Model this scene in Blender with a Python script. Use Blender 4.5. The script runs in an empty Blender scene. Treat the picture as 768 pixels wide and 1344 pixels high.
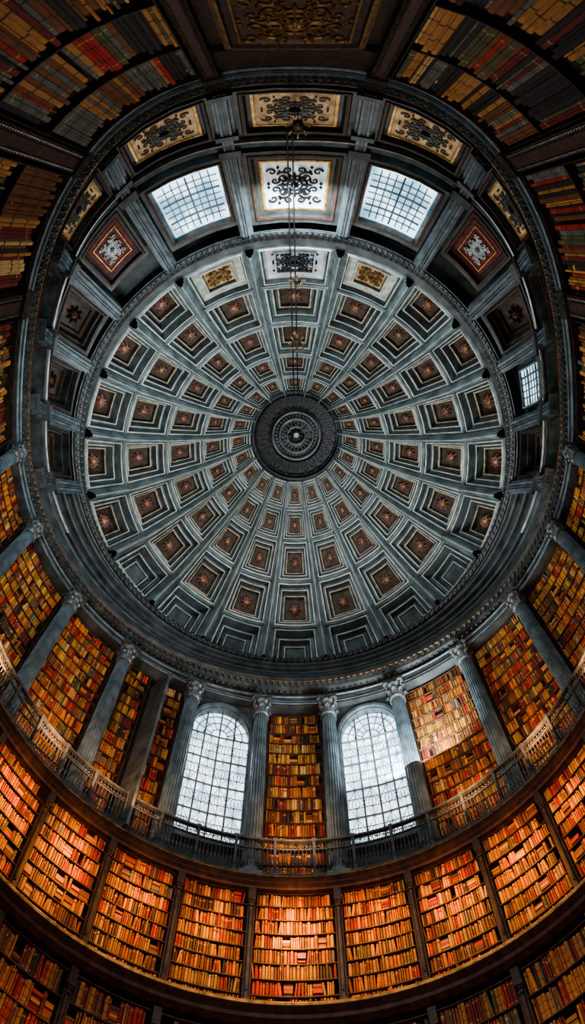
import bpy, math, random
from mathutils import Vector, Matrix
random.seed(7)
C = bpy.context.scene.collection
SC = bpy.context.scene
F = 750.0; CX = 387.0; VY = 320.0
R_ = math.radians
# ------------------------------------------------------------------ materials
def newmat(name):
    m = bpy.data.materials.new(name); m.use_nodes = True
    return m, m.node_tree.nodes, m.node_tree.links, m.node_tree.nodes['Principled BSDF']
def pmat(name, c1, c2=None, rough=.6, metal=0, scale=3.0, bump=0.0, emis=None, es=0, detail=6, p0=.35, p1=.7):
    m, N, L, B = newmat(name)
    B.inputs['Roughness'].default_value = rough
    B.inputs['Metallic'].default_value = metal
    c2 = c2 or tuple(x*.55 for x in c1)
    tc = N.new('ShaderNodeTexCoord'); no = N.new('ShaderNodeTexNoise')
    no.inputs['Scale'].default_value = scale; no.inputs['Detail'].default_value = detail
    L.new(tc.outputs['Object'], no.inputs['Vector'])
    r = N.new('ShaderNodeValToRGB')
    r.color_ramp.elements[0].color = (*c2, 1); r.color_ramp.elements[1].color = (*c1, 1)
    r.color_ramp.elements[0].position = p0; r.color_ramp.elements[1].position = p1
    L.new(no.outputs['Fac'], r.inputs['Fac']); L.new(r.outputs['Color'], B.inputs['Base Color'])
    if bump:
        b = N.new('ShaderNodeBump'); b.inputs['Strength'].default_value = bump
        no2 = N.new('ShaderNodeTexNoise'); no2.inputs['Scale'].default_value = scale*6
        L.new(tc.outputs['Object'], no2.inputs['Vector']); L.new(no2.outputs['Fac'], b.inputs['Height'])
        L.new(b.outputs['Normal'], B.inputs['Normal'])
    if es:
        L.new(r.outputs['Color'], B.inputs['Emission Color']) if emis is None else None
        if emis: B.inputs['Emission Color'].default_value = (*emis, 1)
        B.inputs['Emission Strength'].default_value = es
    return m
M = {}
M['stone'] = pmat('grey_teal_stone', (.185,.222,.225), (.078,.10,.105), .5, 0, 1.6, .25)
M['stone_light'] = pmat('pale_grey_stone', (.47,.50,.47), (.25,.28,.27), .45, 0, 2.5, .1)  # on coffer edges this paler tone puts the highlights into the colour
M['recess'] = pmat('painted_shade_recess_stone', (.12,.142,.142), (.055,.068,.07), .5, 0, 2, .2)  # darker copy of the dome stone, recess shade put into the colour
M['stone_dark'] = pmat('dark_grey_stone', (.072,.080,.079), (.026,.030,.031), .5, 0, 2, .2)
M['column'] = pmat('blue_grey_column', (.12,.148,.162), (.05,.065,.074), .45, 0, 3, .1)
M['bronze'] = pmat('dark_bronze', (.10,.078,.06), (.04,.032,.027), .4, .4, 4, .1)
M['gold'] = pmat('aged_gold', (.50,.33,.13), (.20,.12,.05), .45, .5, 5)
M['dimgold'] = pmat('dull_brown_gilding', (.26,.155,.06), (.10,.055,.025), .5, .4, 5)
M['cream'] = pmat('tan_gold_border', (.52,.42,.28), (.28,.21,.14), .6, 0, 4)
M['panel'] = pmat('brown_panel', (.095,.068,.052), (.04,.03,.024), .6, 0, 4)
M['rosered'] = pmat('dusty_pink_rosette', (.50,.28,.20), (.19,.08,.06), .5, 0, 9)
M['redpanel'] = pmat('red_damask', (.20,.02,.022), (.06,.01,.01), .6, 0, 6)
M['ochre'] = pmat('ochre_painted_panel', (.62,.46,.26), (.30,.17,.07), .6, 0, 3)
M['wood'] = pmat('dark_wood', (.055,.03,.017), (.02,.011,.007), .5, 0, 5, .1)
M['woodred'] = pmat('red_brown_wood', (.085,.036,.02), (.03,.014,.009), .6, 0, 5, .1)
M['shelf'] = pmat('shelf_wood', (.09,.042,.018), (.04,.018,.009), .6, 0, 6)
M['iron'] = pmat('wrought_iron', (.095,.098,.102), (.04,.041,.045), .5, .35, 6)
M['capital'] = pmat('dark_iron_capital', (.12,.125,.125), (.045,.047,.05), .45, .2, 6)
M['lead'] = pmat('lead_glazing_bars', (.15,.18,.20), (.08,.10,.11), .5, .3, 6)
M['black'] = pmat('black_iron', (.025,.025,.028), (.01,.01,.012), .5, .3, 6)
M['floor'] = pmat('stone_floor', (.2,.16,.12), (.1,.08,.06), .5, 0, .7)
M['glass'] = pmat('bright_window_glass', (.76,.91,1.0), (.40,.55,.63), .4, 0, 2.6, 0, None, 1.1, 12, .40, .58)
M['glass2'] = pmat('bright_skylight_glass', (.66,.88,1.0), (.20,.36,.48), .4, 0, .8, 0, None, 1.0, 8, .40, .58)
M['stained'] = pmat('pale_stained_glass_glow', (.62,.67,.66), (.28,.32,.33), .4, 0, 2.2, 0, None, .3)  # slight emission added so the pale panel looks lit
M['glowwarm'] = pmat('grey_gold_frame_glow', (.48,.48,.40), (.22,.24,.21), .4, 0, 3.2, 0, None, .16)  # coffer frames: lit look put into the material as added emission
M['stainedblue'] = pmat('blue_stained_glass_glow', (.32,.50,.68), (.40,.28,.32), .4, 0, 2.2, 0, None, .26)  # weak glow added to make the blue coffer appear lit
M['pages'] = pmat('book_pages', (.6,.5,.35), (.4,.3,.2), .8, 0, 20)
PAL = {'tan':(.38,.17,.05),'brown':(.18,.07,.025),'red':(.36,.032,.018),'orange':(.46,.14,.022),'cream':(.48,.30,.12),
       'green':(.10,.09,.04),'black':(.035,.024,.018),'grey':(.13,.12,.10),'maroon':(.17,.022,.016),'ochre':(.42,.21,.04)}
BM = {k: pmat(k+'_book_cover', v, tuple(x*.5 for x in v), .6, 0, 8) for k, v in PAL.items()}
WT = [('tan',22),('brown',22),('red',15),('orange',17),('cream',5),('green',3),('black',6),('grey',2),('maroon',10),('ochre',15)]
WTL = [k for k,w in WT for _ in range(w)]
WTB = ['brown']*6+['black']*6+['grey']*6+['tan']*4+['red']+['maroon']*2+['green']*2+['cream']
m,N,L,B = newmat('old_book_covers')
at = N.new('ShaderNodeAttribute'); at.attribute_name='Col'
L.new(at.outputs['Color'], B.inputs['Base Color']); B.inputs['Roughness'].default_value=.6
M['books']=m
# ------------------------------------------------------------------ mesh builder
class MB:
    def __init__(s): s.v=[]; s.f=[]; s.m=[]; s.c=[]
    def add(s, vs, fs, mi=0, col=None):
        o=len(s.v); s.v.extend(vs)
        for f in fs:
            s.f.append(tuple(i+o for i in f)); s.m.append(mi)
            if col is not None: s.c.append(col)
    def grid(s, rows, mi=0, closev=False):
        o=len(s.v); n=len(rows[0])
        for r in rows: s.v.extend(r)
        for i in range(len(rows)-1):
            for j in range(n if closev else n-1):
                k=(j+1)%n
                s.f.append((o+i*n+j, o+i*n+k, o+(i+1)*n+k, o+(i+1)*n+j)); s.m.append(mi)
    def tube(s, pts, r, k=5, mi=0, rr=None):
        pts=[Vector(p) for p in pts]; rows=[]
        for i,p in enumerate(pts):
            d=(pts[min(i+1,len(pts)-1)]-pts[max(i-1,0)]).normalized()
            u=d.cross(Vector((.3,.2,1))).normalized() if abs(d.z)<.95 else d.cross(Vector((1,0,0))).normalized()
            w=d.cross(u); q=r if rr is None else rr[i]
            rows.append([p+u*math.cos(6.2832*j/k)*q+w*math.sin(6.2832*j/k)*q for j in range(k)])
        s.grid(rows, mi, True)
        o=len(s.v); n=len(rows)
        s.f.append(tuple(o-n*k+j for j in range(k))[::-1]); s.m.append(mi)
        s.f.append(tuple(o-k+j for j in range(k))); s.m.append(mi)
    def lathe(s, prof, k=16, mi=0, c=(0,0,0), mod=None):
        rows=[]
        for (r,z) in prof:
            rows.append([Vector((c[0]+math.cos(6.28318*j/k)*r*(mod(j) if mod else 1), c[1]+math.sin(6.28318*j/k)*r*(mod(j) if mod else 1), c[2]+z)) for j in range(k)])
        s.grid(rows, mi, True)
        o=len(s.v); n=len(rows)
        s.f.append(tuple(o-n*k+j for j in range(k))[::-1]); s.m.append(mi)
        s.f.append(tuple(o-k+j for j in range(k))); s.m.append(mi)
    def octa(s, p, r, mi=0):
        p=Vector(p)
        vs=[p+Vector(d)*r for d in ((1,0,0),(0,1,0),(-1,0,0),(0,-1,0),(0,0,1),(0,0,-1))]
        s.add(vs,[(0,1,4),(1,2,4),(2,3,4),(3,0,4),(1,0,5),(2,1,5),(3,2,5),(0,3,5)],mi)
    def box8(s, P, mi=0):
        s.add(P,[(0,1,2,3),(7,6,5,4),(0,4,5,1),(1,5,6,2),(2,6,7,3),(3,7,4,0)],mi)
    def box(s,x0,x1,y0,y1,z0,z1,mi=0):
        s.box8([Vector(p) for p in ((x0,y0,z0),(x0,y1,z0),(x1,y1,z0),(x1,y0,z0),(x0,y0,z1),(x0,y1,z1),(x1,y1,z1),(x1,y0,z1))],mi)
    def mesh(s, name, mats, smooth=False):
        me=bpy.data.meshes.new(name); me.from_pydata([tuple(v) for v in s.v],[],s.f)
        for mt in mats: me.materials.append(mt)
        me.polygons.foreach_set('material_index', s.m)
        if smooth: me.polygons.foreach_set('use_smooth',[True]*len(s.f))
        if s.c:
            a=me.color_attributes.new('Col','FLOAT_COLOR','CORNER'); out=[]
            for f,c in zip(s.f,s.c): out.extend(list(c)*len(f))
            a.data.foreach_set('color', out)
        me.update(); return me
    def build(s, name, mats, parent=None, smooth=False):
        if not isinstance(mats,(list,tuple)): mats=[mats]
        o=bpy.data.objects.new(name, s.mesh(name,mats,smooth)); C.objects.link(o)
        if parent: o.parent=parent
        return o
def tag(o,label=None,cat=None,group=None,kind=None):
    if label: o['label']=label
    if cat: o['category']=cat
    if group: o['group']=group
    if kind: o['kind']=kind
    return o
def struct(o,label,cat='building part'):
    return tag(o,label,cat,None,'structure')
def empty(name,loc=(0,0,0),rz=0):
    o=bpy.data.objects.new(name,None); C.objects.link(o); o.location=loc; o.rotation_euler=(0,0,rz); o.empty_display_size=.3; return o
def copy_tree(o,parent=None):
    c=o.copy(); C.objects.link(c); c.parent=parent
    for ch in list(o.children): copy_tree(ch,c)
    return c
# ------------------------------------------------------------------ lofted surfaces (levels of the rotunda)
def img(px,py,Z): return Vector(((px-CX)*Z/F,(py-VY)*Z/F,Z))
def polar(a,rx,rb,rt,n):
    s=abs(math.sin(a)); c=math.cos(a)
    if c>=0: return ((s/rx)**2+(c/rb)**2)**-.5
    return ((s/rx)**n+(-c/rt)**n)**(-1/n)
def surf(rings):
    def raw(a,t):
        i=max(0,min(len(rings)-2,int(math.floor(t)))); k=t-i
        p=[x+(y-x)*k for x,y in zip(rings[i],rings[i+1])]
        r=polar(a,p[2],p[3],p[4],p[5])
        return img(CX+r*math.sin(a), p[1]+r*math.cos(a), p[0])
    def S(adeg,t,d=0):
        a=R_(adeg); P=raw(a,t)
        if d==0: return P
        n=(raw(a+.01,t)-raw(a-.01,t)).cross(raw(a,t+.02)-raw(a,t-.02)).normalized()
        if n.dot(Vector((0,9,14))-P)<0: n=-n
        return P+n*d
    return S
NT=2.45
ENT=surf([(22.3,566,386,382,488,NT),(22.3,566,366,360,479,NT),(22.6,566,363,356,474,NT),(22.6,566,361,352,471,NT),
          (22.95,565,358,346,465,NT),(22.95,564,354,339,460,NT),(23.2,562,350,333,455,NT),(23.35,564,352,333,453,NT)])
COVE=surf([(23.35,564,352,333,453,NT),(24.8,573,335,320,391,2.5),(26.2,585,292,287,284,2)])
INN=surf([(26.2,585,293,288,285,2),(26.05,585,289,284,281,2),(26.15,586,283,280,279,2),(26.4,588,280,277,275,2),(26.6,598,277,277,277,2)])
DOME=surf([(26.6,598,277,277,277,2),(28.6,599,226,226,226,2),(30.2,594,170,170,170,2),(31.4,588,122,122,122,2),(32.2,581,87,87,87,2),(32.7,574,58,58,58,2)])
def sweep(mb,S,prof,a0=-180,a1=180,n=180,mi=0):
    mb.grid([[S(a0+(a1-a0)*i/n,t,d) for (t,d) in prof] for i in range(n+1)],mi)
def beads(mb,S,t,d,r,n,mi=0,a0=-180,a1=180):
    for i in range(n): mb.octa(S(a0+(a1-a0)*(i+.5)/n,t,d),r,mi)
class Wall:
    def __init__(s,yc,rx,rb,rt,n=3): s.p=(rx,rb,rt,n); s.yc=yc
    def __call__(s,adeg,Z,off=0):
        a=R_(adeg); r=polar(a,*s.p)-off
        return Vector((r*math.sin(a),s.yc+r*math.cos(a),Z))
    def R(s,adeg): return (s(adeg+.5,0)-s(adeg-.5,0)).length/R_(1)
    def frame(s,adeg):
        T=(s(adeg-.5,0)-s(adeg+.5,0)).normalized()
        K=Vector((0,0,1)); N=K.cross(T)
        c=Vector((0,s.yc,0))-s(adeg,0)
        if N.dot(c)<0: N=-N
        T=N.cross(K); return T,N
UP=Wall(7.35,11.3,11.2,14.5,NT)
LO=Wall(8.32,9.9,9.9,26,3)
def cbox(mb,W,a0,a1,z0,z1,o0,o1,n=4,mi=0):
    rows=[]
    for i in range(n+1):
        a=a0+(a1-a0)*i/n; rows.append([W(a,z0,o0),W(a,z0,o1),W(a,z1,o1),W(a,z1,o0)])
    mb.grid(rows,mi,True); o=len(mb.v)
    mb.f.append((o-4,o-3,o-2,o-1)); mb.m.append(mi)
    b=o-4*(n+1); mb.f.append((b+3,b+2,b+1,b)); mb.m.append(mi)
def wsweep(mb,W,prof,a0,a1,n,mi=0):
    mb.grid([[W(a0+(a1-a0)*i/n,z,o) for (o,z) in prof] for i in range(n+1)],mi)
# ------------------------------------------------------------------ ornament helpers
def patch(S,a0,a1,t0,t1): return lambda u,v,d=0: S(a0+(a1-a0)*u,t0+(t1-t0)*v,d)
def coffer(mb,Q,loops,seg=3):
    def loop(s,d):
        pts=[]; c=[(s,s),(1-s,s),(1-s,1-s),(s,1-s)]
        for i in range(4):
            x0,y0=c[i]; x1,y1=c[(i+1)%4]
            for k in range(seg): pts.append(Q(x0+(x1-x0)*k/seg,y0+(y1-y0)*k/seg,d))
        return pts
    prev=loop(loops[0][0],loops[0][1])
    for (s,d,mi) in loops[1:]:
        cur=loop(s,d); mb.grid([prev,cur],mi,True); prev=cur
    s,d,mi=loops[-1]
    n=seg; mb.grid([[Q(s+(1-2*s)*i/n,s+(1-2*s)*j/n,d) for i in range(n+1)] for j in range(n+1)],mi)
def flower(mb,Q,R,d,h=.12,petals=8,mi=0,mc=1,asp=1.0):
    n=petals*4
    rows=[]
    for (f,hh) in ((1,0),(.72,h),(.38,h*.5)):
        rows.append([Q(.5+asp*R*f*(.76+.24*math.cos(petals*6.28318*j/n))*math.cos(6.28318*j/n), .5+R*f*(.76+.24*math.cos(petals*6.28318*j/n))*math.sin(6.28318*j/n), d+hh) for j in range(n)])
    mb.grid(rows,mi,True)
    c=Q(.5,.5,d+h*1.5); ring=[Q(.5+asp*R*.34*math.cos(6.28318*j/8),.5+R*.34*math.sin(6.28318*j/8),d+h*.6) for j in range(8)]
    mb.add(ring+[c],[(j,(j+1)%8,8) for j in range(8)],mc)
def scrollwork(mb,Q,d,r=.05,asp=1.0,mi=0):
    for sx in (-1,1):
        for sy in (-1,1):
            for (cx,cy,R0,turn,ph) in ((.17,.17,.13,1.6,0.6),(.31,.10,.075,1.2,2.4),(.10,.33,.07,1.2,-1.0),(.36,.30,.08,1.1,.2)):
                pts=[]
                for i in range(19):
                    k=i/18; th=ph+turn*6.28318*k; q=R0*(1-.85*k)
                    pts.append(Q(.5+sx*asp*(cx+q*math.cos(th)),.5+sy*(cy+q*math.sin(th)),d))
                mb.tube(pts,r,4,mi,[r*(1-.5*i/18) for i in range(19)])
            for k in range(3):
                x,y=((.26,.40),(.24,.30),(.42,.04))[k]
                mb.octa(Q(.5+sx*asp*x,.5+sy*y,d),r*1.6,mi)
    for R1 in (.12,.2):
        mb.tube([Q(.5+asp*R1*math.cos(6.28318*i/24),.5+R1*math.sin(6.28318*i/24),d) for i in range(25)],r*.9,4,mi)
    flower(mb,Q,.1,d,.1,8,mi,mi,asp)
    for k in range(8):
        th=6.28318*k/8
        mb.tube([Q(.5+asp*q*math.cos(th),.5+q*math.sin(th),d) for q in (.12,.2,.29)],r,4,mi,[r,r*1.5,r*.3])
# ------------------------------------------------------------------ DOME
BAY=[0,17.8,35.6,53.2,70.5,87.8,105,122,138,156.8,180]
centres=[-x for x in BAY[1:-1]][::-1]+BAY
def mirror(l): return sorted([x for x in l]+[-x for x in l])
ribs=mirror([8.9,26.7,44.4,61.9,79.1,96.3,113.3,129.5,146.6,167.4])
cribs=mirror([8.9,26.7,44.4,61.9,79.1,95.5,111.2,126.8,145.3,167.3])
def bayrange(c,rl=None):
    rl=rl or ribs
    if c==180: return rl[-1], rl[0]+360
    lo=max(r for r in rl if r<c); hi=min(r for r in rl if r>c); return lo,hi
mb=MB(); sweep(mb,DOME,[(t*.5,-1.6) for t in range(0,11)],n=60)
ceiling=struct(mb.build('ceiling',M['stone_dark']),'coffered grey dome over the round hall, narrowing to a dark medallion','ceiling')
RW=1.6
for c in centres:
    lo,hi=bayrange(c)
    for k in range(5):
        Q=patch(DOME,lo+RW*.7,hi-RW*.7,k,k+1)
        sc=[.9,.78,.64,.48,.35][k]
        top=abs(c)>150
        mb=MB()
        if k==0 and abs(c)<60:
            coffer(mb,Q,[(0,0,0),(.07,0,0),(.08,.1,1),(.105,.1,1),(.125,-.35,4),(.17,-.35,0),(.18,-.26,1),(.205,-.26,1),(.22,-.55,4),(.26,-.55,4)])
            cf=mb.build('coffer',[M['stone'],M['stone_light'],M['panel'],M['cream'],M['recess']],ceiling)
            m2=MB(); coffer(m2,Q,[(.29,-.54,0),(.30,-.42,1),(.32,-.42,1),(.33,-.5,0)]); m2.build('raised_field',[M['recess'],M['stone_light']],cf)
            continue
        if k==0 and top:
            coffer(mb,Q,[(0,0,0),(.05,0,0),(.06,.08,1),(.08,.08,1),(.10,-.2,4),(.13,-.2,1),(.14,-.25,3),(.23,-.25,3),(.235,-.12,1),(.26,-.12,1),(.27,-.3,4),(.29,-.3,2)])
            cf=mb.build('coffer',[M['stone'],M['stone_light'],M['stainedblue'] if abs(c)>170 else M['ochre'],M['stainedblue'] if abs(c)>170 else M['glowwarm'],M['stone_dark']],ceiling)
            m2=MB(); w=hi-lo; f=.2 if abs(c)>170 else .31
            scrollwork(m2,patch(DOME,lo+w*f,hi-w*f,f,1-f),-.2,.045)
            m2.build('ornament',M['black'] if abs(c)>170 else M['dimgold'],cf); continue
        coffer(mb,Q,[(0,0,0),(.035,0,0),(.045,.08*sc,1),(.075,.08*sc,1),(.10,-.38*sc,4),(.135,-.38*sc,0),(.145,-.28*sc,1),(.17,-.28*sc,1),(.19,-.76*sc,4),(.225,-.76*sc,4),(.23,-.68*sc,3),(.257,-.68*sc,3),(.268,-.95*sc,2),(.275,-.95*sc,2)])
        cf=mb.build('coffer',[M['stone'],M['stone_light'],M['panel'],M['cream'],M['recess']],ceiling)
        m2=MB(); flower(m2,Q,.155,-.91*sc,.25*sc,8,0,1)
        m2.build('rosette',[M['rosered'],M['cream']],cf)
for a in ribs:
    mb=MB(); rows=[]
    for i in range(31):
        t=5*i/30; w=RW*(1.0 if t>1 else 1.15)
        h=.5*(1-.11*t)
        rows.append([DOME(a+x*w,t,y*h) for x,y in ((-.75,-.3),(-.75,.35),(-.58,.35),(-.52,.75),(-.34,.75),(-.28,1),(.28,1),(.34,.75),(.52,.75),(.58,.35),(.75,.35),(.75,-.3))])
    mb.grid(rows,0)
    rb=mb.build('rib',M['stone'],ceiling)
    mb=MB(); rows=[[DOME(a+x*RW,5*i/30,(.5*(1-.11*5*i/30))+y) for x,y in ((-.07,0),(-.06,.04),(.06,.04),(.07,0))] for i in range(31)]
    mb.grid(rows,0); mb.build('rib_fillet',M['stone_light'],rb)
for k in range(1,5):
    mb=MB(); h=.1*(1-.12*k); w=.03
    sweep(mb,DOME,[(k-w,0),(k-w,h),(k-w*.4,h*1.6),(k+w*.4,h*1.6),(k+w,h),(k+w,0)],n=120)
    mb.build('ring_band',M['stone'],ceiling)
# ------------------------------------------------------------------ medallion
Z=32.55; cen=img(389,572,Z); 
med=empty('ceiling_medallion',cen); tag(med,'dark round openwork medallion with concentric rings at the crown of the dome','medallion')
RM=57*Z/F
def mlathe(prof,mat,name,k=64,parent=med,smooth=False):
    mb=MB(); mb.lathe([(r*RM,z) for r,z in prof],k); return mb.build(name,mat,parent,smooth)
mlathe([(.02,.25),(1.04,.25),(1.04,.2),(.02,.2)],M['black'],'backplate')
def mring(r0,r1,z0,z1,mat,name):
    mb=MB(); rows=[]
    for i in range(65):
        a=6.28318*i/64; rows.append([Vector((r*RM*math.cos(a),r*RM*math.sin(a),z)) for r,z in ((r0,z0),(r0,z1),((r0+r1)/2,z1-.06),(r1,z1),(r1,z0))])
    mb.grid(rows,0); return mb.build(name,mat,med)
mring(.97,1.03,.2,-.05,M['stone_dark'],'outer_ring'); mring(.915,.93,.2,-.02,M['capital'],'thin_ring'); mring(.53,.55,.2,-.1,M['stone_light'],'middle_ring')
mring(.60,.612,.2,-.02,M['capital'],'thin_ring'); mring(.375,.39,.2,-.15,M['stone_light'],'inner_ring'); mring(.2,.212,.2,-.15,M['stone_light'],'inner_ring')
for i in range(24):
    a=6.28318*i/24; mb=MB()
    d=Vector((math.cos(a),math.sin(a),0)); p=Vector((-d.y,d.x,0))
    for s in (-1,1):
        mb.tube([d*RM*.63+p*s*.02,d*RM*.70+p*s*.12,d*RM*.78+p*s*.17,d*RM*.86+p*s*.12,d*RM*.91+p*s*.02],.02,4)
    mb.octa(d*RM*.79,.055)
    mb.build('tracery_spoke',M['capital'],med)
for i in range(12):
    a=6.28318*i/12; mb=MB(); d=Vector((math.cos(a),math.sin(a),0)); p=Vector((-d.y,d.x,0))
    for s in (-1,1): mb.tube([d*RM*.22,d*RM*.28+p*s*.1,d*RM*.33+p*s*.1,d*RM*.37],.02,4)
    mb.build('inner_petal',M['stone'],med)
def bead_ring(n,q,r,mt):
    mb=MB()
    for i in range(n):
        a=6.28318*i/n; mb.octa((math.cos(a)*RM*q,math.sin(a)*RM*q,.05),r)
    mb.build('beading',mt,med)
bead_ring(36,.455,.075,M['stone'])
mb=MB(); Qm=lambda u,v,d=0: Vector(((u-.5)*RM*2,(v-.5)*RM*2,.18-d))
flower(mb,Qm,.10,0,.2,8,0,1); mb.build('centre_rosette',[M['iron'],M['stone_light']],med)
# ------------------------------------------------------------------ inner cornice ring, cove, entablature
mb=MB(); sweep(mb,INN,[(i*.5,0) for i in range(9)],n=200)
t1=struct(mb.build('trim_1',M['stone_dark']),'dark moulded cornice ring around the foot of the dome','cornice')
mb=MB(); beads(mb,INN,1.6,.03,.1,220); mb.build('bead_moulding',M['capital'],t1)
mb=MB(); beads(mb,INN,2.6,.02,.08,220); mb.build('bead_moulding',M['bronze'],t1)
mb=MB(); sweep(mb,INN,[(.3,0),(.35,.05),(.45,.05),(.5,0)],n=200); mb.build('fillet',M['column'],t1)
mb=MB(); sweep(mb,COVE,[(t*.25,-1.2) for t in range(9)],n=60)
cove=struct(mb.build('wall_cove',M['stone_dark']),'curved dark cove with panels between the cornice and the dome ring','wall')
mb=MB()
sweep(mb,COVE,[(.93,0),(.93,.18),(.97,.3),(1.03,.3),(1.07,.18),(1.07,0)],-293,-67,150)
t2=struct(mb.build('trim_2',M['stone_dark']),'slim grey ring moulding halfway up the cove','moulding')
mb=MB(); sweep(mb,COVE,[(.985,.3),(.99,.34),(1.01,.34),(1.015,.3)],-293,-67,150); mb.build('fillet',M['stone_light'],t2)
for a in cribs:
    if abs(a)<72: continue
    mb=MB(); rows=[]
    for i in range(17):
        t=2*i/16
        rows.append([COVE(a+x*1.75,t,y*.5) for x,y in ((-1,-.5),(-1,.4),(-.7,.4),(-.62,.8),(-.3,.8),(-.25,.65),(-.1,.65),(-.06,.8),(.06,.8),(.1,.65),(.25,.65),(.3,.8),(.62,.8),(.7,.4),(1,.4),(1,-.5))])
    mb.grid(rows,0); rb=mb.build('pilaster',M['column'],cove)
    for tt in (.06,.84,1.12):
        mb=MB(); Q=patch(COVE,a-2.2,a+2.2,tt-.04,tt+.04)
        mb.box8([Q(0,0,0),Q(1,0,0),Q(1,1,0),Q(0,1,0),Q(0,0,.5),Q(1,0,.5),Q(1,1,.5),Q(0,1,.5)])
        mb.build('pilaster_cap',M['stone_dark'],rb)
BASE=[(0,0,0),(.05,0,0),(.06,.1,1),(.09,.1,1),(.11,-.35,0),(.14,-.35,0)]
wn=3; side={-1:'left',1:'right'}
def grid_panes(Q,s,d,nu,nv,r,parent,mat='lead'):
    for i in range(1,nu):
        u=s+(1-2*s)*i/nu; mb=MB(); mb.tube([Q(u,s+(1-2*s)*k/4,d) for k in range(5)],r*(1.6 if i%4==0 else 1),4); mb.build('glazing_bar',M[mat],parent)
    for i in range(1,nv):
        v=s+(1-2*s)*i/nv; mb=MB(); mb.tube([Q(s+(1-2*s)*k/4,v,d) for k in range(5)],r*(1.8 if i%3==0 else 1),4); mb.build('glazing_bar',M[mat],parent)
for i in range(7):
    t0=2*i/7; t1_=2*(i+1)/7
    mb=MB(); sweep(mb,COVE,[(t0,0),(t0+.02,.16),(t0+.07,.2),(t0+.12,.14),(t0+.16,.03),(t1_-.02,.03),(t1_,0)],-80,80,100); mb.build('front_moulding',M['stone_dark' if i!=3 else 'recess'],cove)
mb=MB(); beads(mb,COVE,.75,.1,.07,130,0,-79,79); mb.build('bead_moulding',M['bronze'],cove)
for c in centres:
    lo,hi=bayrange(c,cribs); lo+=1.75; hi-=1.75
    ac=abs(c); sd='right' if c>0 else 'left'
    if ac<75: continue
    Q=patch(COVE,lo,hi,.06,.93); mb=MB()
    if ac>130:
        coffer(mb,Q,BASE+[(.145,-.25,2),(.17,-.25,2),(.18,-.30,3)])
        fr=mb.build('painted_panel',[M['stone_dark'],M['woodred'],M['gold'],M['ochre']])
        nm={180:'gold painted panel with dark scrollwork, top centre of the cove behind the pendant',
            156.8:'gold scrollwork panel above the %s skylight at the top of the cove'%sd,
            138:'dim gold scroll panel outside the red damask panel on the %s'%sd}[ac]
        tag(fr,nm,'painted panel','painted scroll panels in the cove')
        m2=MB(); w=(hi-lo); scrollwork(m2,patch(COVE,lo+w*.18,hi-w*.18,.22,.78),-.24,.036,1.0); m2.build('scrollwork',M['stone_dark'],fr)
    else:
        coffer(mb,Q,BASE+[(.16,-.5,1),(.2,-.5,1),(.22,-.7,2)])
        r_=mb.build('recess',[M['stone_dark'],M['woodred'],M['panel']],cove)
        m2=MB(); flower(m2,Q,.2,-.65,.2,8); m2.build('rosette',[M['woodred'],M['gold']],r_)
    Q=patch(COVE,lo,hi,1.13,1.92); mb=MB()
    if ac==156.8:
        Q=patch(COVE,lo-.4*(1 if c>0 else -1)*-1,hi+.4*(1 if c<0 else -1)*-1,1.15,1.88)
        coffer(mb,Q,[(0,0,0),(.05,0,0),(.06,.1,1),(.085,.1,1),(.11,-.5,0),(.14,-.5,2)])
        w=struct(mb.build('window_%d'%wn,[M['stone_dark'],M['woodred'],M['glass2']]),'bright gridded skylight window %s of the centre panel at the top'%sd,'window'); wn+=1
        grid_panes(Q,.14,-.45,8,8,.026,w)
    elif c==105:
        Q=patch(COVE,lo+1,hi-1,.9,1.66)
        mb=MB(); coffer(mb,Q,[(0,.2,0),(.04,.35,0),(.05,.45,1),(.08,.45,1),(.09,.3,0),(.10,.3,2)])
        w=struct(mb.build('window_%d'%wn,[M['stone_dark'],M['stone'],M['glass2']]),'small bright gridded window at the right edge of the cove','window'); wn+=1
        grid_panes(Q,.10,.34,5,8,.024,w)
    elif ac==180:
        coffer(mb,Q,BASE+[(.16,-.3,2),(.18,-.3,2),(.19,-.35,3)])
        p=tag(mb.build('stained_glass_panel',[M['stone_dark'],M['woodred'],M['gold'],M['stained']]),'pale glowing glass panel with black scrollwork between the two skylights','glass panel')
        m2=MB(); w=(hi-lo); scrollwork(m2,patch(COVE,lo+w*.18,hi-w*.18,1.28,1.77),-.25,.055); m2.build('scrollwork',M['black'],p)
    elif ac==138:
        Q=patch(COVE,lo+1,hi-1,1.1,1.75); mb=MB()
        coffer(mb,Q,BASE+[(.15,-.3,2),(.22,-.3,2),(.23,-.24,4),(.25,-.24,4),(.26,-.3,2)])
        p=tag(mb.build('damask_panel',[M['stone_dark'],M['woodred'],M['redpanel'],M['panel'],M['gold']]),'deep red panel with pale medallion just %s of the %s skylight'%('right' if c>0 else 'left',sd),'painted panel')
        m2=MB(); w=hi-lo-2; scrollwork(m2,patch(COVE,lo+1+w*.28,hi-1-w*.28,1.28,1.57),-.23,.04); m2.build('medallion',M['stone_light'],p)
    else:
        coffer(mb,Q,BASE+[(.18,-.8,0),(.24,-.8,1),(.26,-1.0,2)])
        r_=mb.build('recess',[M['stone_dark'],M['woodred'],M['panel']],cove)
        m2=MB(); flower(m2,Q,.18,-.95,.2,8); m2.build('rosette',[M['woodred'],M['gold']],r_)
mb=MB(); sweep(mb,ENT,[(i*.5,0) for i in range(15)],n=220)
t3=struct(mb.build('trim_3',M['stone_dark']),'wide dark entablature ring carried by the columns','entablature')
mb=MB(); beads(mb,ENT,5.5,.03,.1,260); mb.build('egg_moulding',M['bronze'],t3)
mb=MB(); beads(mb,ENT,4.4,.03,.07,280); mb.build('egg_moulding',M['bronze'],t3)
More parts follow.
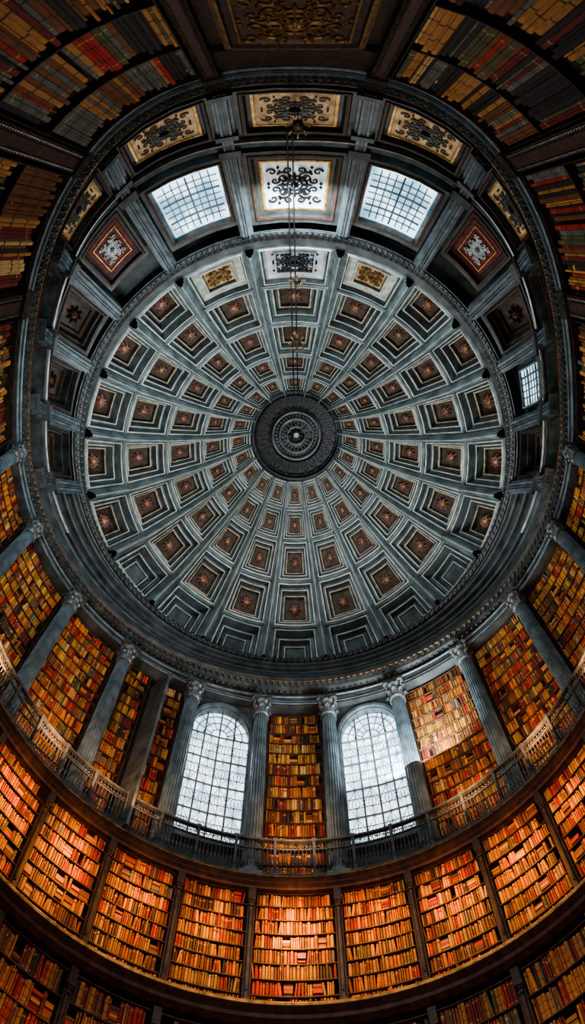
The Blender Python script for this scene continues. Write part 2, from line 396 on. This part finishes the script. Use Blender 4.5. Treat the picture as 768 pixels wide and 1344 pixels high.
mb=MB(); sweep(mb,ENT,[(6,.02),(6.1,.06),(6.25,.06),(6.3,.02)],n=200); mb.build('gilt_fillet',M['dimgold'],t3)
mb=MB(); sweep(mb,ENT,[(2.3,.02),(2.35,.05),(2.5,.05),(2.6,.02)],n=200); mb.build('fillet',M['column'],t3)
mb=MB(); sweep(mb,ENT,[(3.2,.0),(3.25,.05),(3.35,.05),(3.4,.0)],n=200); mb.build('fillet',M['column'],t3)
mb=MB(); sweep(mb,ENT,[(1.3,.0),(1.4,.04),(1.5,.04),(1.6,.0)],n=200); mb.build('fillet',M['column'],t3)
# ------------------------------------------------------------------ walls
mb=MB(); wsweep(mb,UP,[(-.05,22.4),(-.05,15.6)],-88,88,60); 
wu=struct(mb.build('wall_upper',M['wood']),'dark panelled wall of the upper gallery','wall')
mb=MB(); wsweep(mb,UP,[(-.05,22.4),(-.05,11)],88,272,90); 
struct(mb.build('wall_back',M['wood']),'dark panelled wall behind the tall back shelves','wall')
mb=MB(); wsweep(mb,LO,[(0,15.9),(0,9)],-100,100,80)
struct(mb.build('wall_lower',M['wood']),'dark wall of the lower galleries behind the shelves','wall')
mb=MB(); wsweep(mb,LO,[(-3,16.0),(.52,16.0),(.52,15.95),(.45,15.9),(.45,15.87),(.38,15.83),(.36,15.79),(0,15.79),(-3,15.79)],-100,100,160)
balc=struct(mb.build('trim_4',M['woodred']),'dark wooden balcony floor edge below the iron railing','balcony')
mb=MB(); wsweep(mb,LO,[(.53,15.99),(.55,15.975),(.53,15.96)],-100,100,160); mb.build('gilt_fillet',M['gold'],balc)
mb=MB(); wsweep(mb,LO,[(0,13.3),(.58,13.3),(.58,13.22),(.48,13.15),(.48,13.08),(.38,13.02),(0,13.0)],-100,100,160)
led=struct(mb.build('trim_5',M['woodred']),'dark wooden ledge below the lower bookcases','ledge')
mb=MB(); wsweep(mb,LO,[(.59,13.29),(.61,13.26),(.59,13.23)],-100,100,160); mb.build('gilt_fillet',M['gold'],led)
mb=MB(); mb.box(-14,14,-16,22,-1.8,-1.6); struct(mb.build('floor',M['floor']),'stone floor of the hall','floor')
# ------------------------------------------------------------------ columns
col=empty('column'); zb,zt=16.0,22.3; H=zt-zb
mb=MB(); mb.box(-.34,.34,-.34,.34,0,.12); mb.lathe([(.34,.12),(.36,.18),(.34,.24),(.3,.27),(.3,.33),(.34,.37),(.32,.42),(.3,.46)],24); mb.build('base',M['column'],col)
mb=MB(); k=80
rows=[]
for i in range(9):
    z=.46+(H-1.16)*i/8; r=.30-.045*(i/8)**1.5
    rows.append([Vector((math.cos(6.28318*j/k)*r*(1 if j%4<2 else .88),math.sin(6.28318*j/k)*r*(1 if j%4<2 else .88),z)) for j in range(k)])
mb.grid(rows,0,True); mb.build('shaft',M['column'],col)
z0=H-.7
mb=MB(); mb.lathe([(.27,z0),(.31,z0+.04),(.27,z0+.08),(.26,z0+.28),(.3,z0+.44),(.38,z0+.56),(.38,z0+.58)],20)
for row,(n,zl,hl,rl) in enumerate(((8,z0+.06,.24,.28),(8,z0+.24,.28,.29))):
    for j in range(n):
        a=6.28318*(j+.5*row)/n; d=Vector((math.cos(a),math.sin(a),0)); p=Vector((-d.y,d.x,0))
        prof=[(0,0,.09),(.03,.4,.11),(.05,.75,.10),(.11,1,.07),(.16,.9,.03)]
        mb.grid([[d*(rl+o)+p*w*s+Vector((0,0,zl+hl*h)) - d*(.03 if s else 0) for s in (-1,0,1)] for (o,h,w) in prof],0)
for j in range(4):
    a=6.28318*(j+.5)/4; d=Vector((math.cos(a),math.sin(a),0))
    pts=[]
    for i in range(12):
        th=math.pi*.5+i*.55; q=.10*(1-i/14); pts.append(d*(.39+q*math.cos(th))+Vector((0,0,z0+.48+q*math.sin(th))))
    mb.tube(pts,.03,5)
mb.build('capital',M['capital'],col)
mb=MB(); pts=[]
for j in range(4):
    a=6.28318*(j+.5)/4
    pts+= [(.52*math.cos(a-.1),.52*math.sin(a-.1)),(.52*math.cos(a+.1),.52*math.sin(a+.1)),(.34*math.cos(a+.785),.34*math.sin(a+.785))]
mb.grid([[Vector((x,y,z0+.6)) for x,y in pts],[Vector((x,y,z0+.7)) for x,y in pts]],0,True)
mb.f.append(tuple(range(len(pts)))); mb.m.append(0); mb.f.append(tuple(range(len(pts),2*len(pts)))); mb.m.append(0)
mb.build('abacus',M['capital'],col)
CA=[6.9,21.4,37.3,53,69.8,86]
names={6.9:'fluted grey column between the centre bookcase and the %s arched window',21.4:'fluted grey column on the outer side of the %s arched window',
 37.3:'fluted grey column two places outward from the %s arched window',53:'fluted grey column three places outward from the %s arched window',
 69.8:'fluted grey column cut by the %s edge of the photo, below the entablature',86:'shadowed grey column at the %s edge beside the cornice'}
first=True
for a in CA:
    for s in (-1,1):
        o=col if first else copy_tree(col); first=False
        p=UP(a*s,zb,.5); 
        o.location=p; o.rotation_euler=(0,0,-R_(a*s))
        tag(o,names[a]%side[s],'column','fluted columns of the upper gallery')
for a,nm in ((-115,'dark square pier at the left edge beside the back shelves'),(115,'dark square pier at the right edge beside the back shelves'),
             (-141,'dark carved pier left of the upper left shelves'),(141,'dark carved pier right of the upper right shelves'),
             (-167,'dark pier between the left back shelves and the gilt panel'),(167,'dark pier between the right back shelves and the gilt panel')):
    T,Nn=UP.frame(a); b=UP(a,0,0); w=.42 if abs(a)<150 else .3
    def bx(x0,x1,y0,y1,z0,z1,mat,nm2,par):
        mb=MB(); mb.box8([b-pr.location+T*x+Nn*y+Vector((0,0,z)) for z in (z0,z1) for (x,y) in ((x0,y0),(x0,y1),(x1,y1),(x1,y0))]); return mb.build(nm2,mat,par)
    pr=empty('pier',b+Vector((0,0,11.2))); tag(pr,nm,'pier')
    bx(-w,w,0,.55,11.2,22.0,M['wood'],'shaft',pr); bx(-w-.12,w+.12,0,.68,21.7,22.28,M['bronze'],'capital',pr)
    for sx in (-1,1):
        mb=MB()
        for i in range(60): mb.octa(b-pr.location+T*(w*.75*sx)+Nn*.56+Vector((0,0,11.5+i*.17)),.07)
        mb.build('bead_strip',M['bronze'],pr)
    bx(-w*.45,w*.45,.5,.6,11.4,21.4,M['woodred'],'raised_strip',pr)
b=UP(180,0,0); T,Nn=UP.frame(180)
Qp=lambda u,v,d=0: b+T*((u-.5)*4.9)+Nn*(.25+d)+Vector((0,0,15.4+4.6*v))
mb=MB(); coffer(mb,Qp,[(0,-.2,0),(0,.1,0),(.03,.15,1),(.05,.15,1),(.06,.02,0),(.10,.02,0),(.11,.08,1),(.125,.08,1),(.14,0,2)])
gp=tag(mb.build('gilt_panel',[M['wood'],M['dimgold'],M['woodred']]),'gilt framed panel with gold scroll leaves, top centre edge of the photo','gilt panel')
mb=MB(); scrollwork(mb,Qp,.05,.06,.85); mb.build('scrollwork',M['dimgold'],gp)
mb=MB(); cbox(mb,UP,176-8,184+8,20.1,22.2,0,.2,6); mb.build('panelling',M['wood'],gp)
# ------------------------------------------------------------------ arched windows
def window(idx,ac,label):
    Rr=11.2; hw=1.1; z0,zs=17.2,20.9
    def Wp(x,z,off): return UP(ac+math.degrees(x/Rr),z,off)
    def outline(e):
        h=hw+e; pts=[(-h,z0-e+(zs-z0+e)*i/8) for i in range(8)]
        pts+=[(-h*math.cos(math.pi*i/20),zs+h*math.sin(math.pi*i/20)) for i in range(21)]
        pts+=[(h,z0-e+(zs-z0+e)*(7-i)/8) for i in range(8)]; return pts
    mb=MB(); prof=[(0,.04),(0,.3),(.05,.3),(.06,.38),(.16,.38),(.18,.3)]
    prev=None
    for e,o in prof:
        cur=[Wp(x,z,o) for x,z in outline(e)]
        if prev: mb.grid([prev,cur],0,True)
        prev=cur
    rect=[]
    Wd=1.6; zt_=22.28
    for i,(x,z) in enumerate(outline(.18)):
        if z<=zs: rect.append((math.copysign(Wd,x),z))
        else:
            dx,dz=x,z-zs; k=min(Wd/abs(dx) if abs(dx)>1e-6 else 99,(zt_-zs)/dz if dz>1e-6 else 99); rect.append((dx*k,zs+dz*k))
    mb.grid([prev,[Wp(x,z,.3) for x,z in rect]],1)
    mb.grid([[Wp(-Wd,16.05,.3),Wp(0,16.05,.3),Wp(Wd,16.05,.3)],[Wp(-Wd,z0-.18,.3),Wp(0,z0-.18,.3),Wp(Wd,z0-.18,.3)]],1)
    w=struct(mb.build('window_%d'%idx,[M['column'],M['stone_dark']]),label,'window')
    mb=MB(); cbox(mb,UP,ac-7,ac+7,z0-.28,z0-.14,.3,.5,4); mb.build('sill',M['column'],w)
    mb=MB(); o=[Wp(x,z,.08) for x,z in outline(0)]; c=Wp(0,zs-1.5,.08); mb.add(o+[c],[(i,(i+1)%len(o),len(o)) for i in range(len(o))]); mb.build('glass',M['glass'],w)
    def bar(pts,r=.03):
        mb=MB(); mb.tube([Wp(x,z,.14) for x,z in pts],r,4); mb.build('glazing_bar',M['lead'],w)
    for i in range(1,8):
        x=-hw+2*hw*i/8; bar([(x,z0),(x,zs+ (math.sqrt(hw*hw-x*x) if i in (2,4,6) else 0))],.03 if i in(2,4,6) else .012)
    nz=13
    for i in range(1,nz): 
        z=z0+(zs-z0)*i/(nz-1); bar([(-hw,z),(0,z),(hw,z)],.03 if i%3==0 else .012)
    for f in (.3,.55,.8): bar([(-hw*f*math.cos(math.pi*i/12),zs+hw*f*math.sin(math.pi*i/12)) for i in range(13)],.02)
    for k in range(1,8):
        th=math.pi*k/8; bar([(hw*.3*math.cos(th),zs+hw*.3*math.sin(th)),(hw*math.cos(th),zs+hw*math.sin(th))],.016)
    for q in range(4):
        zc=z0+(zs-z0)*(q+.5)/4; hz=(zs-z0)/8
        for cx in (-.75,-.25,.25,.75):
            x=cx*hw; hx=hw*.25
            bar([(x+.13*math.cos(6.283*i/12),zc+.17*math.sin(6.283*i/12)) for i in range(13)],.012)
            bar([(x-hx,zc),(x,zc+hz),(x+hx,zc),(x,zc-hz),(x-hx,zc)],.012)
window(1,-14.5,'tall bright arched window left of the centre bookcase')
window(2,14.6,'tall bright arched window right of the centre bookcase')
# ------------------------------------------------------------------ railing
rs=empty('railing_section'); Rr=9.45; sa=7.0
half=R_(sa/2)
def arc(mb,R0,R1,z0,z1,n=6,mi=0,hf=half):
    rows=[]
    for i in range(n+1):
        a=-hf+2*hf*i/n
        rows.append([Vector((R*math.sin(a),R*math.cos(a)-Rr,z)) for R,z in ((R0,z0),(R1,z0),(R1,z1),(R0,z1))])
    mb.grid(rows,mi,True)
mb=MB(); arc(mb,Rr-.05,Rr+.05,.95,1.0); mb.build('handrail',M['iron'],rs)
mb=MB(); arc(mb,Rr-.03,Rr+.03,.05,.09); mb.build('lower_rail',M['iron'],rs)
mb=MB(); arc(mb,Rr-.02,Rr+.02,.72,.75); mb.build('middle_rail',M['iron'],rs)
mb=MB(); mb.box(-.045,.045,-.045,.045,0,.95); mb.box(-.065,.065,-.065,.065,0,.1); mb.box(-.065,.065,-.065,.065,.93,1.02); mb.box(-.02,.02,-.06,-.04,.2,.8)
po=mb.build('post',M['iron'],rs); po.location=(Rr*math.sin(-half),Rr*math.cos(-half)-Rr,0); po.rotation_euler=(0,0,half)
bmesh_=None
for i in range(9):
    a=-half+2*half*(i+1)/10
    if bmesh_ is None:
        mb=MB(); mb.tube([(0,0,z) for z in (.06,.25,.32,.36,.42,.52,.72)],.014,6,0,[.013,.013,.02,.036,.02,.013,.013]); mb.tube([(.04*math.cos(t*.7),0,.80+.04*math.sin(t*.7)) for t in range(10)],.01,4)
        mb.tube([(0,0,.86),(0,0,.94)],.01,4)
        for sx in (-1,1): mb.tube([(sx*.04+sx*.025*math.cos(t*.8),0,.18+.05*math.sin(t*.8)) for t in range(8)],.008,4)
        bmesh_=mb.mesh('baluster',[M['iron']])
    o=bpy.data.objects.new('baluster',bmesh_); C.objects.link(o); o.parent=rs; o.location=(Rr*math.sin(a),Rr*math.cos(a)-Rr,0); o.rotation_euler=(0,0,-a)
order=['','second ','third ','fourth ','fifth ','sixth ','seventh ','eighth ','ninth ','tenth ','eleventh ','twelfth ']
first=True
for i in range(-11,12):
    o=rs if first else copy_tree(rs); first=False
    a=R_(i*sa); o.location=(Rr*math.sin(a),8.32+Rr*math.cos(a),16.0); o.rotation_euler=(0,0,-a)
    if i==0: lb='iron balcony railing section directly below the centre bookcase'
    else: lb='%s iron balcony railing section %s of the centre one'%((order[abs(i)-1].strip() or 'first'),'right' if i>0 else 'left')
    tag(o,lb,'railing','sections of the iron balcony railing')
# ------------------------------------------------------------------ bookcases and books
books=[]; ROWN=['lowest','second','third','fourth','fifth','sixth','seventh','eighth','ninth','tenth','eleventh','twelfth','thirteenth','fourteenth']
def bookcase(W,a0,a1,z0,z1,rows,wm,cname,label,pal,dep=.3,mat='shelf'):
    p=W((a0+a1)/2,z0,0); root=empty('bookcase',p); tag(root,label,'bookcase')
    def part(nm,mt,*args):
        mb=MB(); cbox(mb,W,*args); mb.v=[v-p for v in mb.v]; return mb.build(nm,M[mt],root)
    da=math.degrees(.05/W.R((a0+a1)/2))
    part('back_panel','wood',a0,a1,z0,z1,.005,.03,6)
    part('side_panel','wood',a0,a0+da,z0,z1,.03,dep+.04,1); part('side_panel','wood',a1-da,a1,z0,z1,.03,dep+.04,1)
    rh=(z1-z0)/rows; th=.02 if rh<1 else .07
    for r in range(rows+1):
        zz=z0+r*rh
        part('shelf',mat,a0+da,a1-da,zz-th,zz,.03,dep+.005,6)
    for r in range(rows):
        big=rh>1
        zz=z0+r*rh+.001; a=a0+da*1.5; hh=rh-th; row=[]; base_h=random.uniform(.89,.97); piles=.04
        shelfpal=[random.choice(pal) for _ in range(4)]
        while True:
            Rr=W.R(a)
            if hh<.5 and random.random()<piles:
                w=random.uniform(.2,.3); aw=math.degrees(w/Rr)
                if a+aw>a1-da*1.5: break
                zc=zz
                for q in range(random.randint(3,6)):
                    t=random.uniform(.05,.075)
                    if zc+t>zz+hh*.98: break
                    row.append(dict(W=W,a=a+aw/2,z=zc,w=w*random.uniform(.85,1),h=t,d=dep*random.uniform(.8,.97),c=random.choice(shelfpal),lean=0,r=r,case=cname,flat=1)); zc+=t
                a+=aw*1.03; continue
            if random.random()<.008: a+=math.degrees(wm*random.uniform(.8,1.6)/Rr)
            if random.random()<.14: base_h=random.uniform(.86,.97)
            w=wm*random.uniform(.5,1.4); aw=math.degrees(w/Rr)
            if a+aw>a1-da*1.5: break
            u=random.random()
            run=row[-1]['c'] if (row and u<.36) else (random.choice(shelfpal) if u<.66 else random.choice(pal))
            lean=random.choice([-1,1])*random.uniform(.05,.2) if random.random()<.06 and not big else 0
            vr=.16 if big else .05
            row.append(dict(W=W,a=a+aw/2,z=zz,w=w*.93,h=hh*min(.985,base_h+random.uniform(-vr,.03)),d=dep*random.uniform(.87,1),c=run,lean=lean,r=r,case=cname,flat=0))
            a+=aw*(1.0 if not lean else 1.1)
        for i,bk in enumerate(row):
            bk['p']=row[i-1]['c'] if i else None; bk['n']=row[i+1]['c'] if i<len(row)-1 else None
        books.extend(row)
pu=WTL
BC=[(-5.3,5.3,'centre upper bookcase','tall centre bookcase between the two arched windows'),
    (-36,-30.3,'upper bookcase beside the open door','narrow bookcase left of the dark open door leaf'),(-28.7,-22.8,'narrow bookcase near left window','narrow bookcase between the dark open door leaf and the column by the left window'),
    (22.8,36,'upper bookcase right of window','wide upper bookcase just right of the right arched window'),
    (-51.6,-38.7,'second upper left bookcase','upper gallery bookcase two bays left of the left arched window'),(38.7,51.6,'second upper right bookcase','upper gallery bookcase two bays right of the right arched window'),
    (-68.4,-54.4,'outer upper left bookcase','upper gallery bookcase at the left edge of the photo'),(54.4,68.4,'outer upper right bookcase','upper gallery bookcase at the right edge of the photo'),
    (-84.5,-71.2,'far upper left bookcase','shadowed upper bookcase past the leftmost bright column'),(71.2,84.5,'far upper right bookcase','shadowed upper bookcase past the rightmost bright column')]
for a0,a1,cn,lb in BC: bookcase(UP,a0,a1,16.02,22.2,15,.095,cn,lb,pu,.22)
LA=[7,19,31.5,44.3,57,70]
lowb=[(-7,7,'lower centre bookcase')]
on=['first','second','third','fourth','fifth']
for i in range(5):
    lowb+=[(-LA[i+1],-LA[i],'%s lower bookcase left'%on[i]),(LA[i],LA[i+1],'%s lower bookcase right'%on[i])]
for a0,a1,cn in lowb:
    bookcase(LO,a0+.35,a1-.35,13.32,15.77,8,.08,cn,('lamplit bookcase '+('directly under the centre of the balcony' if 'centre' in cn else 'under the balcony, %s %s of the centre one'%tuple(cn.replace(' lower bookcase','').split()))),WTL,.27)
    if a0<-7 or a0>=7:
        bookcase(LO,a0+.35,a1-.35,10.2,12.95,6,.09,cn.replace('lower','bottom'),('dim bookcase below the ledge, %s %s of the centre'%tuple(cn.replace(' lower bookcase','').split())),WTL)
    else: bookcase(LO,a0+.35,a1-.35,10.2,12.95,6,.09,'bottom centre bookcase','dim bookcase below the ledge at the bottom centre',WTL)
for s in (-1,1):
    sd=side[s]
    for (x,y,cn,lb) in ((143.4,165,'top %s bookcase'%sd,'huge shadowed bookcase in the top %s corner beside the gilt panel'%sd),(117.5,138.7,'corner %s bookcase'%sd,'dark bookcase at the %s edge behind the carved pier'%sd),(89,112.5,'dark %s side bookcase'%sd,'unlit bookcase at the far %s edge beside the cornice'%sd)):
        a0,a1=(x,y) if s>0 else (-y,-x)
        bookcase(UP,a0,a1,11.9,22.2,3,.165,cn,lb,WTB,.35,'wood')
pil=empty('pilaster'); mb=MB(); mb.box(-.045,.045,-.06,.10,.15,2.15); mb.box(-.02,.02,-.08,.0,.3,1.95); mb.build('shaft',M['bronze'],pil)
mb=MB(); mb.box(-.075,.075,-.1,.10,0,.15); mb.build('base',M['bronze'],pil)
mb=MB(); mb.box(-.065,.065,-.09,.10,2.03,2.1); mb.box(-.1,.1,-.13,.10,2.14,2.42); mb.box(-.085,.085,-.11,.10,2.09,2.15)
for x in (-.05,.05): mb.octa((x,-.1,2.12),.05)
mb.build('capital',M['bronze'],pil)
first=True
for z,tn in ((13.32,'between lamplit bookcases under the balcony'),(10.45,'between dim bookcases below the ledge')):
    for i,a in enumerate(LA[:5]):
        for s in (-1,1):
            o=pil if first else copy_tree(pil); first=False
            p=LO(a*s,z,.30); o.location=p; o.rotation_euler=(0,0,-R_(a*s))
            tag(o,'slim bronze pilaster %s, %s %s of centre'%(tn,on[i],side[s]),'pilaster','slim pilasters between the lower bookcases')
            if z<13: o.scale=(1,1,1.03)
# open door leaf
p=UP(-29.5,16.02,.30); T,Nn=UP.frame(-29.5); an=R_(20)
yv=Nn*math.cos(an)-T*math.sin(an); xv=T*math.cos(an)+Nn*math.sin(an)
dr=empty('cabinet_door',p); tag(dr,'tall dark cabinet door swung open among the upper left books','door')
mb=MB(); g=lambda x,y,z: xv*x+yv*y+Vector((0,0,z))
def gb(mb,x0,x1,y0,y1,z0,z1): mb.box8([g(x,y,z) for z in (z0,z1) for (x,y) in ((x0,y0),(x0,y1),(x1,y1),(x1,y0))])
gb(mb,-.05,.05,.0,.9,0,5.4); mb.build('leaf',M['stone_dark'],dr)
for zz in (.2,1.9,3.6):
    for sx in (-1,1):
        mb=MB(); gb(mb,sx*.05,sx*.08,.12,.78,zz,zz+1.5); mb.build('raised_panel',M['stone_dark'],dr)
mb=MB(); gb(mb,-.1,.1,-.0,.96,5.4,5.52); mb.build('cornice',M['stone_dark'],dr)
# ---- choose individuals
def proj(P): return (CX+P.x*F/P.z, VY+P.y*F/P.z)
for b in books:
    P=b['W'](b['a'],b['z']+b['h']/2,b['d']); x,y=proj(P)
    P1=b['W'](b['a'],b['z'],b['d']); P2=b['W'](b['a'],b['z']+b['h'],b['d']); x1,y1=proj(P1); x2,y2=proj(P2)
    l=math.hypot(x1-x2,y1-y2); b['area']=l*b['w']*F/P.z if (0<x<768 and 0<y<1344) else 0
    if not b['area']: 
        if 0<x1<768 and 0<y1<1344 or (0<x2<768 and 0<y2<1344): b['area']=l*b['w']*F/P.z*.3
    if b['W'] is UP:
        ang=math.atan2(x-CX,y-566); rr=math.hypot(x-CX,y-566); rim=polar(ang,366,360,479,NT)
        if rr<rim+3: b['area']*=.02
    if b['lean']: b['area']*=.01
    b['vis']=(-90<x<860 and -80<y<1420)
books=[b for b in books if b['vis']]
print('BOOKS',len(books))
books.sort(key=lambda b:-b['area'])
ind=books[:300]; rest=books[300:]
def unit_book(k):
    mb=MB(); n=5
    prof=[(-.5,0),(-.5,.93)]+[(-.5+i/ n,.93+.07*math.sin(math.pi*i/n)) for i in range(1,n)]+[(.5,.93),(.5,0)]
    zs=[0,.12,.145,.3,.325,.66,.685,.85,.875,1]
    rows=[[Vector((x,y+(0.012 if (j%2==0 and 0<j) else 0)*(1 if y>.5 else 0),z)) for x,y in prof] for j,z in enumerate(zs)]
    for j in range(len(zs)-1): mb.grid(rows[j:j+2],1 if j in (1,7) and k not in ('black','brown','tan') else (3 if j in (3,5) else 0))
    mb.box(-.44,.44,0.02,.9,.015,.985,2)
    for z in (0,1):
        mb.add([Vector((-.5,0,z)),Vector((-.44,0,z)),Vector((-.44,.9,z)),Vector((-.5,.93,z))],[(0,1,2,3)]); mb.add([Vector((.5,0,z)),Vector((.44,0,z)),Vector((.44,.9,z)),Vector((.5,.93,z))],[(0,1,2,3)])
        mb.add([Vector((-.5,.93,z)),Vector((-.44,.9,z)),Vector((.44,.9,z)),Vector((.5,.93,z))],[(0,1,2,3)])
    return mb.mesh('book',[BM[k],M['gold'],M['pages'],M['wood']])
UB={k:unit_book(k) for k in PAL}
for b in ind:
    T,Nn=b['W'].frame(b['a']); o=bpy.data.objects.new('book',UB[b['c']]); C.objects.link(o)
    o.location=b['W'](b['a'],b['z'],.035)
    o.rotation_euler=(0,0,math.atan2(T.y,T.x)); o.scale=(b['w'],b['d']-.03,b['h'])
    rn=ROWN[b['r']]
    if b['flat']: lb='%s book lying flat in a pile, %s shelf, %s'%(b['c'],rn,b['case'])
    elif b['p'] and b['n']: lb='%s book between %s and %s books, %s shelf, %s'%(b['c'],b['p'],b['n'],rn,b['case'])
    else: lb='%s book at the end of the %s shelf, %s'%(b['c'],rn,b['case'])
    tag(o,lb,'book','books on the %s shelf of the %s'%(rn,b['case']))
mb=MB()
for b in rest:
    T,Nn=b['W'].frame(b['a']); P=b['W'](b['a'],b['z'],.035); w,d,h=b['w']/2,b['d']-.03,b['h']
    base=PAL[b['c']]; v=random.uniform(.45,1.2); mx=.12; base=tuple(x*(1-mx)+y*mx for x,y in zip(base,(.27,.11,.035)))
    col4=tuple(min(1,x*v) for x in base)+(1,)
    bandc=(.42,.23,.06,1) if random.random()<.3 else tuple(x*.45 for x in col4[:3])+(1,)
    lab=random.choice([col4]*6+[(.22*v,.03,.015,1),(.4*v,.24*v,.10*v,1)])
    def q(x,y,z): return P+T*(x+b['lean']*z)+Nn*y+Vector((0,0,z))
    if b['flat']:
        vs=[q(x,y,z) for z in (0,h*.9) for (x,y) in ((-w,0),(-w,d),(w,d),(w,0))]
        mb.add(vs,[(0,1,2,3),(7,6,5,4),(0,4,5,1),(1,5,6,2),(2,6,7,3)],0,col4); continue
    zs=[0,.12,.16,.68,.8,.85,1]; cs=[col4,bandc,col4,lab,bandc,col4]
    for i in range(6):
        r0,r1=zs[i]*h,zs[i+1]*h
        mb.add([q(-w,d*.88,r0),q(-w*.55,d,r0),q(w*.55,d,r0),q(w,d*.88,r0),q(-w,d*.88,r1),q(-w*.55,d,r1),q(w*.55,d,r1),q(w,d*.88,r1)],[(0,1,5,4),(1,2,6,5),(2,3,7,6)],0,cs[i])
    mb.add([q(-w,0,0),q(-w,d*.88,0),q(-w,d*.88,h),q(-w,0,h),q(w,0,0),q(w,d*.88,0),q(w,d*.88,h),q(w,0,h),q(-w*.55,d,0),q(w*.55,d,0),q(-w*.55,d,h),q(w*.55,d,h)],
           [(0,1,2,3),(4,5,6,7),(0,1,8,9,5,4),(3,2,10,11,7,6)],0,col4)
o=mb.build('book_rows',M['books']); tag(o,'rows of old leather books filling the curved gallery shelves','books',None,'stuff')
# ------------------------------------------------------------------ cable and pendants
pa=img(386,518,31.9); pb=img(377,176,24.3)
for dx,lb in ((0,'thin dark cable strung from the dome medallion to the top cove'),(-.22,'second thin dark cable just right of the first, over the dome centre')):
    mb=MB(); mb.tube([pa+(pb-pa)*i/20-Vector((dx,0,.9*math.sin(math.pi*i/20))) for i in range(21)],.034,5)
    tag(mb.build('cable',M['black']),lb,'cable')
def pendant(px,py,Z,s,label):
    p=img(px,py,Z); r=empty('pendant_lamp',p); tag(r,label,'pendant lamp','small pendant lamps on the cable')
    mb=MB(); mb.lathe([(.02,-.75),(.1,-.68),(.05,-.6),(.2,-.5),(.3,-.32),(.26,-.12),(.12,0),(.05,.05)],12); mb.v=[v*s for v in mb.v]; mb.build('body',M['bronze'],r,True)
    for j in range(8):
        mb=MB(); a=6.28318*j/8; d=Vector((math.cos(a),math.sin(a),0))
        mb.tube([d*.26+Vector((0,0,-.25)),d*.45+Vector((0,0,-.42)),d*.62+Vector((0,0,-.3)),d*.58+Vector((0,0,-.15))],.035,4); mb.octa(d*.58+Vector((0,0,-.1)),.09); mb.octa(d*.45+Vector((0,0,-.5)),.06)
        mb.v=[v*s for v in mb.v]; mb.build('arm',M['gold'],r)
    mb=MB(); mb.tube([(0,0,.03*s),(0,0,1.2*s)],.02,4); mb.build('chain',M['black'],r)
pendant(391,166,23.0,.8,'highest small bronze pendant lamp, in front of the top gold panel')
pendant(390,368,26.0,.6,'small bronze pendant lamp in front of the dome ring')
pendant(390,450,27.5,.66,'lowest small bronze pendant lamp, hanging above the dome medallion')
# ------------------------------------------------------------------ lights
def area(loc,target,size,power,color,size_y=None,spread=180):
    l=bpy.data.lights.new('lamp','AREA'); l.energy=power; l.color=color; l.size=size
    if size_y: l.shape='RECTANGLE'; l.size_y=size_y
    l.spread=R_(spread)
    o=bpy.data.objects.new('lamp_and_fill_light',l); C.objects.link(o); o.location=loc  # name covers lamps and added fill lights alike
    o.rotation_euler=(Vector(target)-Vector(loc)).to_track_quat('-Z','Y').to_euler(); return o
cool=(.84,.95,1.0); warm=(1.0,.40,.085)
area((4,16.5,18.5),(0,9,30),2.5,1000,cool)  # added cool fill for the dome, no lamp stands here
area((-7,6,18),(0,11,30),2.5,620,cool)  # another added dome fill, from the left, without a fixture
area((0,5,15),(0,-3,25),3,420,(1,.93,.84))  # added soft fill to brighten the cove panels
area(img(390,250,23.6),(0,15,28),3,850,cool)  # added under the skylights, stands in for their daylight
for a in (-14.2,14.2): area(UP(a,19.2,.7),UP(a,20.5,14),2,200,cool)  # added just inside the arched windows to carry daylight in
area((0,9,10.5),(0,18,17),3,150,cool)  # added cool fill to bring out the railing
for i in range(11):
    a=[0,-13,13,-25.2,25.2,-38,38,-50.6,50.6,-63,63][i]
    area(LO(a,15.25,1.15),LO(a,14.4,.2),.5,[62,22,26,28,36,40,34,42,28,26,20][i],warm,.15)
for a in (0,-34,-26,29.5,-45,45,-61.5,61.5):
    area(UP(a,16.6,1.5),UP(a,20.2,.2),.9,{0:55,34:34,26:28,29.5:58,45:56,61.5:45}[abs(a)],(1,.54,.24),.3)
for s in (-1,1): area((s*1.5,-1,12),UP(s*154,18.5,.3),1,42,(1,.82,.66))  # added fill for the top corner shelves, no fixture
area((0,-1,13),UP(180,18,.3),1,26,(1,.66,.4))  # added fill aimed at the gilt panel
for s in (-1,1): area((s*3,8,9.3),LO(s*50,11.5,.2),1.5,110,warm)  # added warm fill to lift the shelves below the ledge
area((0,8,9.3),LO(0,12,.2),1.5,60,warm)  # same added fill for the bottom centre shelves
W_=bpy.data.worlds.new('world'); SC.world=W_; W_.use_nodes=True
W_.node_tree.nodes['Background'].inputs[0].default_value=(.35,.42,.5,1); W_.node_tree.nodes['Background'].inputs[1].default_value=.05
# ------------------------------------------------------------------ camera
cd=bpy.data.cameras.new('camera'); cam=bpy.data.objects.new('camera',cd); C.objects.link(cam)
cam.location=(0,0,0); cam.rotation_euler=(math.pi,0,0)
cd.sensor_width=36; cd.lens=F/1344*36; cd.shift_y=-(672-VY)/1344; cd.shift_x=(384-CX)/1344; cd.clip_end=200; cd.clip_start=.1
SC.camera=cam
try:
    SC.view_settings.view_transform='AgX'; SC.view_settings.look='AgX - High Contrast'; SC.view_settings.exposure=.3
except Exception as e: print(e)
